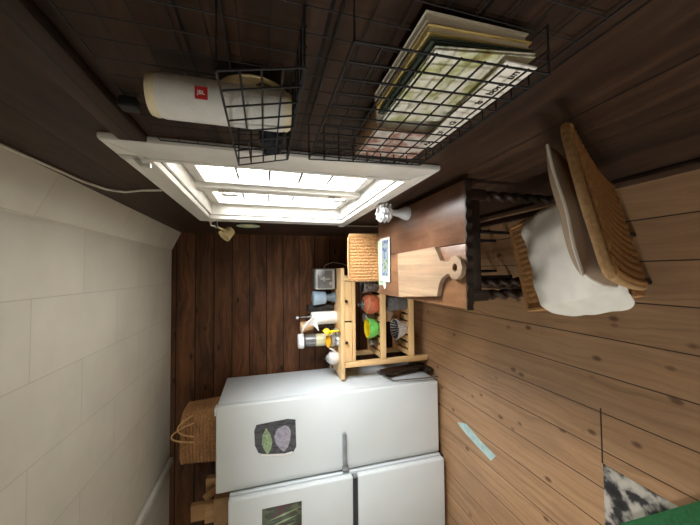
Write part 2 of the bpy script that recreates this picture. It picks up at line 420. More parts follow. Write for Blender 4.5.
for zz in (1.66, 1.10):
    l = MB().box(WX+.039, WX+.046, 1.59, 1.614, zz-.035, zz+.035, .003)
    l.tube([(WX+.04, 1.602, zz+.012), (WX+.02, 1.602, zz+.012)], .006)
    l.tube([(WX+.022, 1.602, zz+.016), (WX+.018, 1.597, zz-.02), (WX+.022, 1.59, zz-.06)], .005)
    l.build('window_latch', M['brass'], win)
hk = MB().box(WX-.026, WX-.02, 1.005, 1.035, 1.83, 1.88, .003); hk.tube([(WX-.024, 1.02, 1.84), (WX-.045, 1.02, 1.825), (WX-.045, 1.02, 1.8)], .007); hk.build('curtain_hook', M['steel'], win)
hk = MB().box(WX-.026, WX-.015, 2.15, 2.172, 1.80, 1.83, .003); hk.tube([(WX-.02, 2.165, 1.82), (WX-.05, 2.165, 1.815), (WX-.055, 2.165, 1.79)], .006); hk.build('curtain_hook', M['casing'], win)

# unseen window added in the far side wall to brighten fridges and trolley
fill_win = D.objects.new('fill_window', None); COL.objects.link(fill_win); fill_win.location = (LX, -.6, 1.0); fill_win['kind'] = 'structure'
f_ = MB()
for (y0, y1) in ((-1.0, -.95), (-.25, -.2)): f_.box(LX-.09, LX-.03, y0, y1, 1.0, 1.95, .004)
for (z0, z1) in ((1.0, 1.05), (1.9, 1.95)): f_.box(LX-.09, LX-.03, -1.0, -.2, z0, z1, .004)
f_.build('window_frame', M['casing'], fill_win)
MB().box(LX-.062, LX-.058, -.96, -.24, 1.04, 1.91).build('pane', M['pane'], fill_win)

# ------------------------------------------------------------------ fridges
def fridge_big():
    x0, x1, yf, yb, H = -1.54, -.945, 2.315, 2.95, 1.80
    r = thing('refrigerator', 'taller white single-door refrigerator with grey side handle, beside the pine trolley', 'refrigerator', ((x0+x1)/2, 2.63, 0))
    MB().box(x0, x1, yf+.062, yb, .03, H, .008).build('cabinet', M['fridge2'], r)
    d = MB().box(x0, x1, yf, yf+.052, .035, H+.002, .012, 3).build('door', M['fridge'], r)
    MB().box(x0+.012, x1-.012, yf+.05, yf+.064, .05, H-.012).build('door_seal', M['greyplastic'], d)
    h = MB().box(-1.53, -1.255, yf-.028, yf-.012, .86, .892, .005)
    h.box(-1.535, -1.505, yf-.03, yf+.002, .845, .895, .005); h.box(-1.275, -1.255, yf-.028, yf+.002, .862, .89, .004)
    h.build('door_handle', M['greyplastic'], d)
    MB().box(x1-.06, x1-.01, yf+.01, yf+.09, H+.001, H+.014, .004).build('hinge_cap', M['fridge2'], r)
    MB().box(x0+.02, x1-.02, yf+.07, yb-.03, 0, .034).build('plinth', M['seal'], r)
fridge_big()
def fridge_small():
    x0, x1, yf, yb, H = -2.14, -1.552, 2.238, 2.9, 1.71
    r = thing('refrigerator', 'shorter white two-door fridge freezer with dark gap between its doors', 'refrigerator', ((x0+x1)/2, 2.6, 0))
    MB().box(x0, x1, yf+.06, yb, .03, H, .008).build('cabinet', M['fridge2'], r)
    d = MB().box(x0, x1, yf, yf+.05, .825, H+.002, .013, 3).build('door', M['fridge'], r)
    MB().box(x0+.012, x1-.012, yf+.048, yf+.062, .835, H-.012).build('door_seal', M['greyplastic'], d)
    d = MB().box(x0, x1, yf, yf+.05, .035, .785, .013, 3).build('door', M['fridge'], r)
    MB().box(x0+.012, x1-.012, yf+.048, yf+.062, .05, .78).build('door_seal', M['greyplastic'], d)
    MB().box(x0+.005, x1-.02, yf+.012, yf+.058, .786, .824).build('handle_recess', M['seal'], r)
    MB().obox((x1-.012, yf+.02, .806), (.02, .03, .03), None, .006).build('hinge_cap', M['greyplastic'], r)
    MB().box(x0+.02, x1-.02, yf+.07, yb-.03, 0, .034).build('plinth', M['seal'], r)
fridge_small()

# sketch stuck on the taller door, painting stuck on the shorter one
yf = 2.315
YM = lambda y: Matrix(((1, 0, 0, 0), (0, 0, -1, y), (0, 1, 0, 0), (0, 0, 0, 1)))
mg = thing('fridge_drawing', 'charcoal sketch cut to a rough outline with green and lilac faces on taller fridge', 'drawing', (-1.21, yf, 1.25))
MB().prism([(-1.087, 1.31), (-1.10, 1.53), (-1.14, 1.545), (-1.245, 1.54), (-1.30, 1.515), (-1.335, 1.43), (-1.345, 1.33), (-1.34, 1.27), (-1.30, 1.245), (-1.10, 1.25)], .003, YM(yf)).build('sheet', M['magnet'], mg)
def oval(cx, cz, rx, rz, n=24, tip=0):
    return [(cx+rx*math.cos(2*PI*k/n)*(1-tip*abs(math.sin(2*PI*k/n))), cz+rz*math.sin(2*PI*k/n)) for k in range(n)]
MB().prism([(-1.13, 1.462), (-1.18, 1.488), (-1.24, 1.492), (-1.285, 1.475), (-1.325, 1.452), (-1.29, 1.43), (-1.24, 1.418), (-1.18, 1.432)], .0012, YM(yf-.003)).build('leaf_face', M['magnetgreen'], mg)['label'] = 'pale green leaf shaped face'
MB().prism([(-1.13, 1.33), (-1.15, 1.385), (-1.20, 1.405), (-1.25, 1.395), (-1.30, 1.36), (-1.32, 1.335), (-1.29, 1.305), (-1.24, 1.29), (-1.18, 1.285), (-1.145, 1.30)], .0012, YM(yf-.003)).build('heart_face', M['magnetlilac'], mg)['label'] = 'pale lilac heart shaped face'
MB().prism([(-1.325, 1.50), (-1.338, 1.43), (-1.347, 1.33), (-1.338, 1.268), (-1.328, 1.275), (-1.335, 1.33), (-1.324, 1.42), (-1.312, 1.49)], .0012, YM(yf-.003)).build('torn_edge', M['paper'], mg)
pt = thing('fridge_painting', 'small painting of green leaves over dark red on the shorter fridge freezer', 'painting', (-1.78, 2.238, 1.2))
MB().box(-1.90, -1.648, 2.234, 2.238, 1.215, 1.49, .001).build('sheet', M['art'], pt)
for k in range(5):
    x = -1.69-.045*k; MB().prism([(x, 1.235+.01*k), (x-.012, 1.33), (x-.05, 1.47), (x-.03, 1.34)], .001, YM(2.234)).build('leaf', M['artgreen'], pt)

# ------------------------------------------------------------------ things on the fridges
def superell(a, p=.55): 
    return Vector((math.copysign(abs(math.cos(a))**p, math.cos(a)), math.copysign(abs(math.sin(a))**p, math.sin(a)), 0))
def weave_tub(mb, c, hx, hy, h, taper, nr, nc, amp=.004, wall=.012):
    t = bmesh.new(); nu, nv = nc*2, nr*3
    rows = []
    for j in range(nv+1):
        v = j/nv; row = []
        for i in range(nu):
            a = 2*PI*i/nu; e = superell(a)
            s = 1-taper*(1-v) if taper > 0 else 1+taper*v
            r = int(v*nr); dd = amp*(abs(math.sin(PI*v*nr))+.8*math.cos(PI*i/1+PI*r)*.6)
            n = Vector((math.cos(a), math.sin(a), 0))
            row.append(t.verts.new(Vector((c[0]+e.x*hx*s, c[1]+e.y*hy*s, c[2]+v*h))+n*dd))
        rows.append(row)
    inn = [t.verts.new(Vector((c[0], c[1], 0))+Vector(((v.co.x-c[0])*.93, (v.co.y-c[1])*.9, v.co.z))) for v in rows[-1]]
    bot = [t.verts.new(Vector((v.co.x*.96+c[0]*.04, v.co.y*.96+c[1]*.04, c[2]+.02))) for v in inn]
    rows += [inn, bot]
    for A, B in zip(rows, rows[1:]):
        for i in range(nu): t.faces.new((A[i], A[(i+1) % nu], B[(i+1) % nu], B[i]))
    t.faces.new(rows[0][::-1]); t.faces.new(bot)
    bmesh.ops.recalc_face_normals(t, faces=t.faces[:]); mb._merge(t); return mb
bk = thing('wicker_basket', 'brown willow basket with straw rope handles on top of the taller fridge', 'basket', (-1.27, 2.70, 1.802))
weave_tub(MB(), (-1.255, 2.70, 1.802), .205, .19, .265, -.08, 11, 34, .008).build('basket_body', M['wicker2'], bk)
rim = [(-1.255+superell(2*PI*k/36).x*.19, 2.70+superell(2*PI*k/36).y*.18, 2.068) for k in range(36)]
MB().tube(rim, .011, 8, True).build('basket_rim', M['wicker2'], bk)
for (xa, xb, zt) in ((-1.05, -1.21, 2.08), (-1.11, -1.25, 2.12)):
    pts = [(xa+(xb-xa)*t, 2.50-.03*math.sin(PI*t), 1.98+(zt-1.98)*math.sin(PI*t)**.8) for t in [k/14 for k in range(15)]]
    MB().tube(pts, .006, 6).build('rope_handle', M['rope'], bk)

zt = 1.718
off = 'wooden offcuts stacked on the shorter fridge'
def offcut(name, label, cat, c, s, rot, m): return tag(MB().obox(c, s, rot, .004).build(name, m), label, cat, off)
offcut('wood_block', 'tall upright wooden offcut next to the basket on the fridges', 'wood block', (-1.63, 2.60, zt+.0951), (.10, .05, .19), None, M['cardwood'])
offcut('wood_block', 'thin slanted wooden lath leaning across the offcuts on shorter fridge', 'wood block', (-1.64, 2.53, zt+.105), (.05, .024, .20), (0, -.55, 0), M['cardwood'])
offcut('cardboard_box', 'brown cardboard box lying in front of offcuts on shorter fridge', 'box', (-1.72, 2.44, zt+.0525), (.2, .1, .105), None, M['cardboard'])
offcut('wood_block', 'squat square wooden block on top of brown cardboard box', 'wood block', (-1.735, 2.445, zt+.1365), (.12, .06, .062), (0, 0, .2), M['cardwood'])
offcut('wood_block', 'broad wooden offcut standing upright behind the cardboard box', 'wood block', (-1.84, 2.62, zt+.15), (.13, .04, .298), (0, 0, -.1), M['cardwood'])
offcut('wood_block', 'short flat wooden offcut lying between the basket and the upright one', 'wood block', (-1.615, 2.70, zt+.022), (.1, .10, .042), None, M['cardwood'])

# ------------------------------------------------------------------ pine trolley
TY = 2.54
tr = thing('pine_trolley', 'light pine kitchen trolley with two drawers and slatted shelves against plank wall', 'trolley', (-.44, TY+.2, 0))
MB().box(-.925, .037, TY-.012, TY+.40, .805, .837, .004).build('worktop', M['pine'], tr)
LG = ((-.83, TY), (-.075, TY), (-.83, TY+.345), (-.075, TY+.345))
for (x, y) in LG: MB().box(x, x+.045, y, y+.045, 0, .805, .003).build('leg', M['pine_z'], tr)
for (x0, x1) in ((-.783, -.438), (-.428, -.078)):
    d = MB().box(x0+.002, x1-.002, TY+.004, TY+.022, .735, .803, .003).build('drawer', M['pine'], tr)
    xm = (x0+x1)/2+.0; MB().lathe([(0, 0), (.008, 0), (.007, .01), (.014, .02), (.012, .028), (0, .03)], (xm, TY+.006, .79), 16, (PI/2, 0, 0)).build('knob', M['knob'], d)
MB().box(-.785, -.075, TY+.002, TY+.04, .703, .731, .003).build('rail', M['pine'], tr)
for x in (-.82, -.062): MB().box(x, x+.02, TY+.045, TY+.345, .70, .803, .002).build('side_panel', M['pine'], tr)
MB().box(-.785, -.075, TY+.37, TY+.388, .70, .803, .002).build('back_panel', M['pine'], tr)
for zz in (.415, .135):
    sh = MB().box(-.785, -.075, TY+.003, TY+.03, zz, zz+.052, .003).build('shelf_rail', M['pine'], tr)
    MB().box(-.785, -.075, TY+.36, TY+.387, zz, zz+.052, .003).build('shelf_rail', M['pine'], tr)
    for k in range(11):
        x = -.79+.066*k; MB().box(x, x+.045, TY+.03, TY+.36, zz+.018, zz+.034, .002).build('slat', M['pine'], tr)
TT = .837
# toaster
to = thing('toaster', 'brushed steel two-slot toaster at the wall end of pine trolley', 'toaster', (-.06, TY+.24, TT))
MB().box(-.155, .035, TY+.15, TY+.36, TT+.012, TT+.20, .018, 3).build('body', M['steel'], to)
MB().box(-.145, .025, TY+.147, TY+.151, TT+.04, TT+.175, .001).build('front_panel', M['steeldull'], to)
MB().box(-.15, .03, TY+.155, TY+.355, TT, TT+.014, .004).build('base', M['black'], to)
for y in (TY+.19, TY+.26): MB().box(-.135, .015, y, y+.03, TT+.199, TT+.203, .001).build('slot', M['black'], to)
lv = MB().box(-.064, -.056, TY+.143, TY+.15, TT+.06, TT+.15, .001); lv.box(-.082, -.038, TY+.128, TY+.15, TT+.112, TT+.124, .003); lv.build('lever', M['steel'], to)
MB().lathe([(0, 0), (.016, 0), (.014, .014), (0, .015)], (-.10, TY+.148, TT+.058), 18, (PI/2, 0, 0)).build('dial', M['steel'], to)
MB().box(.015, .022, TY+.146, TY+.148, TT+.04, TT+.18, .0005).build('bright_edge', M['steel'], to)
cd = [(.03, TY+.33, TT+.09), (.075, TY+.36, TT+.06), (.10, TY+.38, TT-.02), (.085, TY+.40, TT-.12), (.06, TY+.41, TT-.2)]
MB().tube(cd, .0035, 6).build('power_cord', M['cable'], to)
# coffee grinder
gd = thing('coffee_grinder', 'pale blue enamel hopper on grey stem standing beside toaster on trolley', 'coffee grinder', (-.235, TY+.22, TT))
MB().lathe([(0, .215), (.05, .215), (.064, .21), (.066, .2), (.058, .10), (.05, .09), (0, .09)], (-.235, TY+.22, TT), 28).build('hopper', M['blue'], gd)
MB().lathe([(0, 0), (.05, 0), (.05, .01), (.044, .03), (.034, .05), (.03, .09), (0, .09)], (-.235, TY+.22, TT), 28).build('base', M['bluegrey'], gd)
# dark tin
tn = thing('storage_tin', 'tall dark printed tin between the blue grinder and the paper roll', 'tin', (-.335, TY+.30, TT))
MB().box(-.365, -.305, TY+.26, TY+.33, TT, TT+.235, .006).build('body', M['greyjar'], tn)
MB().box(-.367, -.303, TY+.258, TY+.332, TT+.236, TT+.252, .005).build('lid', M['black'], tn)
# kitchen paper roll
pr = thing('paper_towel_roll', 'white kitchen paper roll with loose sheet standing on trolley', 'paper towel', (-.415, TY+.19, TT))
MB().lathe([(0, 0), (.056, 0), (.058, .004), (.058, .226), (.055, .23), (.02, .23), (.018, .21), (0, .21)], (-.415, TY+.19, TT), 32).build('roll', M['paper'], pr)
def shp(u, v, o=0):
    a = .5+u*1.0; x = -.415-.06+.03*math.sin(3*v)-.05*(v-.2)*u*2; y = TY+.13-.03*u+.012*math.sin(6*v+2*u)
    return Vector((x+.05*math.sin(u*3)+.10*(u-.5)*(1-v), y-o, TT+.17+.11*v+.05*u))
MB().slab(lambda u, v: shp(u, v), lambda u, v: shp(u, v, .0015), 12, 12).build('loose_sheet', M['paper'], pr)
# pepper mill
pm = thing('pepper_mill', 'dark pepper mill with pale wooden cap in front of paper roll', 'pepper mill', (-.503, TY+.268, TT))
MB().lathe([(0, 0), (.036, 0), (.037, .01), (.03, .06), (.026, .12), (.03, .17), (.032, .2), (0, .2)], (-.503, TY+.268, TT), 24).build('body', M['darkglass'], pm)
MB().lathe([(0, .2), (.033, .2), (.046, .215), (.05, .25), (.05, .31), (.047, .32), (0, .322)], (-.503, TY+.268, TT), 28).build('cap', M['lightwood'], pm)
bt = thing('oil_bottle', 'slim dark bottle with white cap behind the paper roll', 'bottle', (-.425, TY+.335, TT))
MB().lathe([(0, 0), (.028, 0), (.03, .01), (.03, .22), (.024, .25), (.012, .28), (.011, .33), (0, .33)], (-.425, TY+.335, TT), 20).build('body', M['darkglass'], bt)
MB().lathe([(0, .33), (.013, .33), (.013, .35), (0, .352)], (-.425, TY+.335, TT), 16).build('cap', M['white'], bt)
# glass jar
gj = thing('storage_jar', 'tall glass jar with white lid and cream filling on trolley', 'jar', (-.615, TY+.20, TT))
gx, gy = -.615, TY+.2
MB().lathe([(0, 0), (.056, 0), (.06, .01), (.06, .29), (.055, .30), (.052, .30), (.056, .29), (.056, .014), (0, .012)], (gx, gy, TT), 32).build('glass', M['jarglass'], gj)
MB().lathe([(0, .0125), (.0545, .0145), (.0545, .19), (0, .19)], (gx, gy, TT), 28).build('filling', M['jarcream'], gj)['label'] = 'cream filling'
MB().lathe([(0, .1905), (.0545, .1905), (.0545, .285), (0, .288)], (gx, gy, TT), 28).build('filling', M['jarfill'], gj)['label'] = 'grey filling'
MB().lathe([(0, .3005), (.064, .3005), (.066, .305), (.064, .343), (.06, .348), (0, .348)], (gx, gy, TT), 32).build('lid', M['white'], gj)
# citrus press with lemon, yellow scoop
cp = thing('citrus_press', 'silver slotted citrus press standing in front of the glass jar', 'citrus press', (-.61, TY+.10, TT))
MB().lathe([(0, 0), (.05, 0), (.052, .006), (.046, .02), (.05, .06), (.055, .066), (.05, .07), (0, .05)], (-.61, TY+.10, TT), 28).build('bowl', M['steel'], cp)
for k in range(4): MB().obox((-.64+.02*k, TY+.0505, TT+.035), (.006, .008, .02), None, .002).build('slot', M['black'], cp)
MB().tube([(-.565, TY+.09, TT+.05), (-.52, TY+.08, TT+.055), (-.50, TY+.08, TT+.03), (-.51, TY+.08, TT+.012), (-.56, TY+.09, TT+.01)], .008).build('handle', M['steel'], cp)
le = thing('lemon', 'yellow orange lemon resting on the silver citrus press', 'lemon', (-.61, TY+.09, TT+.066))
MB().lathe([(0, -.058), (.008, -.053), (.026, -.04), (.037, -.015), (.037, .015), (.026, .04), (.008, .053), (0, .058)], (-.61, TY+.09, TT+.094), 20, (0, PI/2, 0), sx=.75).build('fruit', M['orange'], le)
MB().lathe([(0, 0), (.006, 0), (.004, .008), (0, .009)], (-.55, TY+.09, TT+.094), 10, (0, PI/2, 0)).build('stem_end', M['knob'], le)
sp = thing('scoop', 'bright yellow curved plastic scoop standing beside the lemon', 'scoop', (-.52, TY+.045, TT))
MB().tube([(-.515, TY+.045, TT+.004), (-.515, TY+.045, TT+.04), (-.518, TY+.045, TT+.07), (-.525, TY+.045, TT+.092)], [.009, .01, .012, .016], 10).build('handle', M['yellow'], sp)
MB().lathe([(0, -.03), (.024, -.024), (.034, -.004), (.036, .02), (.032, .02), (.028, -.002), (.018, -.018), (0, -.02)], (-.515, TY+.045, TT+.115), 24, (0, -.9, 0)).build('cup', M['yellow'], sp)
MB().lathe([(0, 0), (.03, 0), (.042, .007), (.04, .009), (.028, .004), (0, .004)], (-.535, TY+.0435, TT), 28).build('foot', M['jarglass'], sp)
# teapot
tp = thing('teapot', 'small white enamel teapot at fridge end of pine trolley', 'teapot', (-.77, TY+.13, TT))
tx, ty = -.77, TY+.13
MB().lathe([(0, 0), (.05, 0), (.058, .012), (.062, .04), (.056, .07), (.04, .085), (0, .087)], (tx, ty, TT), 28).build('body', M['ribwhite'], tp)
ld_ = MB().lathe([(0, .0875), (.036, .0875), (.03, .1), (.012, .108), (0, .11)], (tx, ty, TT), 24).build('lid', M['steel'], tp)
MB().lathe([(0, .11), (.008, .11), (.011, .118), (.008, .127), (0, .128)], (tx, ty, TT), 14).build('knob', M['black'], ld_)
MB().tube([(tx+.055, ty-.02, TT+.03), (tx+.085, ty-.035, TT+.055), (tx+.1, ty-.04, TT+.085)], [.014, .01, .008], 10).build('spout', M['ribwhite'], tp)
MB().tube([(tx-.05, ty-.02, TT+.07), (tx-.085, ty-.04, TT+.075), (tx-.09, ty-.045, TT+.035), (tx-.055, ty-.03, TT+.02)], .006, 8).build('handle', M['steeldull'], tp)

# things on the upper shelf
S1 = .449
pg = thing('stoneware_beaker', 'dark speckled stoneware beaker at the wall end of upper shelf', 'beaker', (-.128, TY+.12, S1))
MB().lathe([(0, .0), (.05, 0), (.055, .01), (.066, .15), (.064, .155), (.058, .15), (.05, .06), (0, .055)], (-.128, TY+.12, S1), 28).build('cup', M['stoneware'], pg)
MB().lathe([(.0662, .138), (.068, .141), (.0685, .146), (.067, .150), (.0664, .148)], (-.128, TY+.12, S1), 28, cap=False).build('rim_band', M['greyplastic'], pg)
tj = thing('terracotta_pot', 'round terracotta pot with pale cord and grey lid on upper shelf', 'pot', (-.30, TY+.10, S1))
MB().lathe([(0, 0), (.05, 0), (.075, .02), (.09, .06), (.088, .10), (.07, .135), (.045, .15), (0, .15)], (-.30, TY+.10, S1), 32).build('body', M['terracotta'], tj)
MB().lathe([(0, .1505), (.05, .1505), (.046, .16), (.02, .168), (.012, .18), (.02, .195), (.012, .205), (0, .206)], (-.30, TY+.10, S1), 24).build('lid', M['stoneware'], tj)
MB().tube([(-.30+.083*math.cos(a), TY+.10+.083*math.sin(a), S1+.118+.012*math.sin(a*2)) for a in [2*PI*k/28 for k in range(28)]], .006, 8, True).build('cord', M['rope'], tj)
wj = thing('white_pot', 'small plain white pot behind the green bowl on upper shelf', 'pot', (-.44, TY+.24, S1))
MB().lathe([(0, 0), (.045, 0), (.05, .01), (.05, .085), (.046, .09), (.043, .085), (.043, .012), (0, .01)], (-.44, TY+.24, S1), 24).build('body', M['ribwhite'], wj)
MB().lathe([(0, .0905), (.05, .0905), (.045, .10), (0, .104)], (-.44, TY+.24, S1), 24).build('lid', M['ribwhite'], wj)
gb = thing('green_bowl', 'bright green bowl with yellow inside on upper shelf of trolley', 'bowl', (-.52, TY+.105, S1))
MB().lathe([(0, 0), (.04, 0), (.045, .008), (.07, .025), (.085, .06), (.09, .10), (.091, .114), (.087, .114), (.082, .09), (0, .088)], (-.52, TY+.105, S1), 36).build('outside', M['green'], gb)
MB().lathe([(0, .0885), (.081, .0905), (.0865, .1145), (.083, .1145), (.07, .097), (0, .0895)], (-.52, TY+.105, S1), 36).build('inside', M['yellowglaze'], gb)
bj = thing('dark_jar', 'small dark glass jar lying low beside green bowl', 'jar', (-.66, TY+.14, S1))
MB().lathe([(0, 0), (.034, 0), (.036, .008), (.036, .05), (.028, .062), (0, .062)], (-.66, TY+.14, S1), 22).build('body', M['darkglass'], bj)
MB().lathe([(0, .0625), (.03, .0625), (.03, .075), (0, .077)], (-.66, TY+.14, S1), 22).build('lid', M['steel'], bj)
# lower shelf
S2 = .169
gv = thing('glass_vase', 'large clear glass vase standing on lower shelf of trolley', 'vase', (-.30, TY+.12, S2))
MB().lathe([(0, 0), (.06, 0), (.066, .008), (.078, .19), (.082, .21), (.078, .21), (.074, .19), (.062, .02), (0, .016)], (-.30, TY+.12, S2), 32).build('glass', M['vaseglass'], gv)
MB().lathe([(0, .018), (.06, .021), (.066, .09), (0, .10)], (-.30, TY+.12, S2), 28).build('filling', M['bag'], gv)
pb = thing('paper_bag', 'crumpled brown paper bag behind ribbed bowl on lower shelf', 'bag', (-.415, TY+.268, S2))
MB().blob((-.415, TY+.268, S2+.088), (.08, .085, .09), 4, .28, 2.6, .7, None, 3).build('sack', M['bag'], pb)
MB().lathe([(.02, .15), (.016, .165), (.035, .195), (.03, .195), (.012, .167), (.012, .15)], (-.415, TY+.268, S2), 16, rad=lambda a, j, z: 1+.25*math.sin(5*a)).build('twisted_neck', M['bag'], pb)
rb = thing('ribbed_bowl', 'white ribbed bowl with dark striped inside on lower shelf', 'bowl', (-.545, TY+.115, S2))
RR = lambda a, j, z: 1+.035*math.cos(24*a)
MB().lathe([(0, 0), (.045, 0), (.05, .01), (.07, .05), (.092, .10), (.097, .115)], (-.545, TY+.115, S2), 96, rad=RR, cap=False).build('outside', M['ribwhite'], rb)
MB().lathe([(0, .04), (.05, .045), (.068, .07), (.086, .105), (.097, .1155)], (-.545, TY+.115, S2), 96, rad=lambda a, j, z: RR(a, j, z) if j == 4 else 1, cap=False).build('inside', M['ribwhite'], rb)
for k in range(18):
    a = 2*PI*k/18; c1, s1 = math.cos(a), math.sin(a)
    MB().tube([(-.545+r*c1, TY+.115+r*s1, S2+zz) for r, zz in ((.03, .048), (.05, .052), (.067, .076), (.090, .114))], [.003, .005, .006, .007], 6).build('dark_stripe', M['seal'], rb)
bs = thing('black_pan', 'small black pan at the wall end of lower shelf', 'pan', (-.145, TY+.13, S2))
MB().lathe([(0, 0), (.058, 0), (.062, .006), (.066, .09), (.062, .09), (.058, .012), (0, .01)], (-.145, TY+.13, S2), 28).build('body', M['black'], bs)
MB().lathe([(0, .0905), (.066, .0905), (.05, .105), (.01, .11), (.01, .125), (0, .125)], (-.145, TY+.13, S2), 28).build('lid', M['steel'], bs)

# dark folded rack between the trolley and the fridge
rk = thing('folded_rack', 'dark worn wooden rack with thin grey rod leaning between trolley and fridge', 'rack', (-.885, 2.5, 0))
MB().obox((-.888, 2.56, .24), (.026, .10, .47), (.22, 0, 0), .006).build('board', M['oakdark'], rk)
MB().blob((-.888, 2.49, .03), (.02, .07, .029), 3, .35, 5, .8).build('foot', M['oakdark'], rk)
MB().tube([(-.925, 2.66, .46), (-.925, 2.40, .42), (-.925, 2.385, .39), (-.925, 2.36, .05), (-.925, 2.37, .006)], .006).build('rod', M['steeldull'], rk)

# ------------------------------------------------------------------ gate-leg table
tb = thing('gateleg_table', 'dark oak gateleg table with barley twist legs below the window', 'table', (.1, 1.4, 0))
ty0, ty1, tz = .945, 1.85, .75
MB().box(.105, .345, ty0+.012, ty1, tz-.02, tz, .003).build('tabletop', M['oak'], tb)
MB().box(-.142, .102, ty0+.012, ty1, tz-.02, tz, .003).build('drop_leaf', M['oakleaf'], tb)
ed = []
for k in range(41):
    x = -.145+.492*k/40; ed.append((x, ty0+.004+.004*math.sin(k*1.6)))
MB().prism(ed+[(.347, ty0+.0115), (-.145, ty0+.0115)], .026, Matrix.Translation((0, 0, tz-.025))).build('carved_edge', M['oakdark'], tb)
MB().box(-.118, .32, ty0+.045, ty0+.065, .655, .729, .003).build('apron', M['oakdark'], tb)
MB().box(-.118, .32, ty1-.065, ty1-.045, .655, .729, .003).build('apron', M['oakdark'], tb)
MB().box(.30, .32, ty0+.066, ty1-.066, .655, .729, .003).build('apron', M['oakdark'], tb)
def twist_leg(x, y, z0=0, z1=.655, r=.017):
    t = bmesh.new(); n, m = 18, 90; rings = []
    for j in range(m+1):
        f = j/m; z = z0+(z1-z0)*f; ring = []
        sq = f < .14 or f > .86
        for k in range(n):
            a = 2*PI*k/n
            if sq: rr = .021/max(abs(math.cos(a)), abs(math.sin(a))); rr = min(rr, .027)
            else: rr = r*(1+.30*math.cos(2*a-z*105))
            ring.append(t.verts.new((x+rr*math.cos(a), y+rr*math.sin(a), z)))
        rings.append(ring)
    for A, B in zip(rings, rings[1:]):
        for k in range(n): t.faces.new((A[k], A[(k+1) % n], B[(k+1) % n], B[k]))
    t.faces.new(rings[0][::-1]); t.faces.new(rings[-1]); bmesh.ops.recalc_face_normals(t, faces=t.faces[:])
    mb = MB(); mb._merge(t); return mb
for (x, y) in ((-.095, ty0+.055), (.30, ty0+.055), (-.095, ty1-.055), (.30, ty1-.055)): twist_leg(x, y, 0, .729).build('leg', M['oakdark'], tb)
twist_leg(-.05, ty0+.16, 0, .729).build('gate_leg', M['oakdark'], tb)
MB().box(.285, .315, ty0+.078, ty1-.078, .08, .115, .004).build('stretcher', M['oakdark'], tb)
MB().box(-.11, -.08, ty0+.078, ty1-.078, .08, .115, .004).build('stretcher', M['oakdark'], tb)

# chopping board
cb = thing('chopping_board', 'pale wooden chopping board with round holed handle on the dark table', 'chopping board', (-.01, 1.25, tz))
out = [(-.105, 1.125), (-.135, 1.50), (.10, 1.51), (.105, 1.135), (.072, 1.112), (.045, 1.095)]
for a in range(9): 
    t = .35*PI-(.35*PI+PI*1.0+.35*PI)*a/8
    out.append((.014+.047*math.cos(t), .998+.047*math.sin(t)))
out += [(-.03, 1.088), (-.055, 1.108)]
t_ = bmesh.new()
# outline with hole: two outlines bridged by triangle fill
V1 = [t_.verts.new((x, y, 0)) for x, y in out]; V2 = [t_.verts.new((.014+.016*math.cos(2*PI*k/14), .996+.016*math.sin(2*PI*k/14), 0)) for k in range(14)]
E_ = [t_.edges.new((V1[i], V1[(i+1) % len(V1)])) for i in range(len(V1))]+[t_.edges.new((V2[i], V2[(i+1) % 14])) for i in range(14)]
bmesh.ops.triangle_fill(t_, use_beauty=True, use_dissolve=False, edges=E_)
r_ = bmesh.ops.extrude_face_region(t_, geom=t_.faces[:])
bmesh.ops.translate(t_, verts=[g for g in r_['geom'] if isinstance(g, bmesh.types.BMVert)], vec=(0, 0, .02))
bmesh.ops.recalc_face_normals(t_, faces=t_.faces[:])
bmesh.ops.translate(t_, verts=t_.verts[:], vec=(0, 0, tz+.0008))
mb = MB(); mb._merge(t_); mb.build('board', M['board'], cb)
# cut-glass candle holder
vs = thing('glass_candlestick', 'cut glass candlestick standing near the window end of dark table', 'candlestick', (.305, 1.42, tz))
FL = lambda a, j, z: 1+.16*math.cos(8*a)
MB().lathe([(0, 0), (.037, 0), (.039, .005), (.036, .02), (.022, .05), (.016, .075), (.018, .098)], (.305, 1.42, tz), 32).build('stem', M['clear'], vs)
MB().lathe([(.018, .098), (.036, .10), (.048, .112), (.038, .122), (.05, .132), (.039, .143), (.049, .153), (.038, .165), (.022, .165), (.016, .14), (0, .138)], (.305, 1.42, tz), 64, rad=FL).build('cup', M['clear'], vs)
# leaflets
g_ = 'leaflets at the far end of the table'
lf = thing('leaflet', 'pale green folded leaflet lying under a landscape leaflet on table', 'leaflet', (.05, 1.80, tz), 0, g_)
MB().obox((.06, 1.785, tz+.0025), (.29, .12, .004), (0, 0, .03), .001).build('pages', M['cardgreen'], lf)
MB().obox((-.055, 1.752, tz+.0048), (.10, .02, .0006), (0, 0, .35), 0).build('loose_corner', M['paper'], lf)
lf = thing('leaflet', 'landscape photo leaflet with white border lying uppermost on the table', 'leaflet', (.08, 1.74, tz+.005), 0, g_)
MB().obox((.075, 1.722, tz+.0078), (.27, .15, .004), (0, 0, -.02), .001).build('pages', M['cardwhite'], lf)
MB().obox((.085, 1.715, tz+.0101), (.22, .105, .0006), (0, 0, -.02), 0).build('print', M['cardprint'], lf)

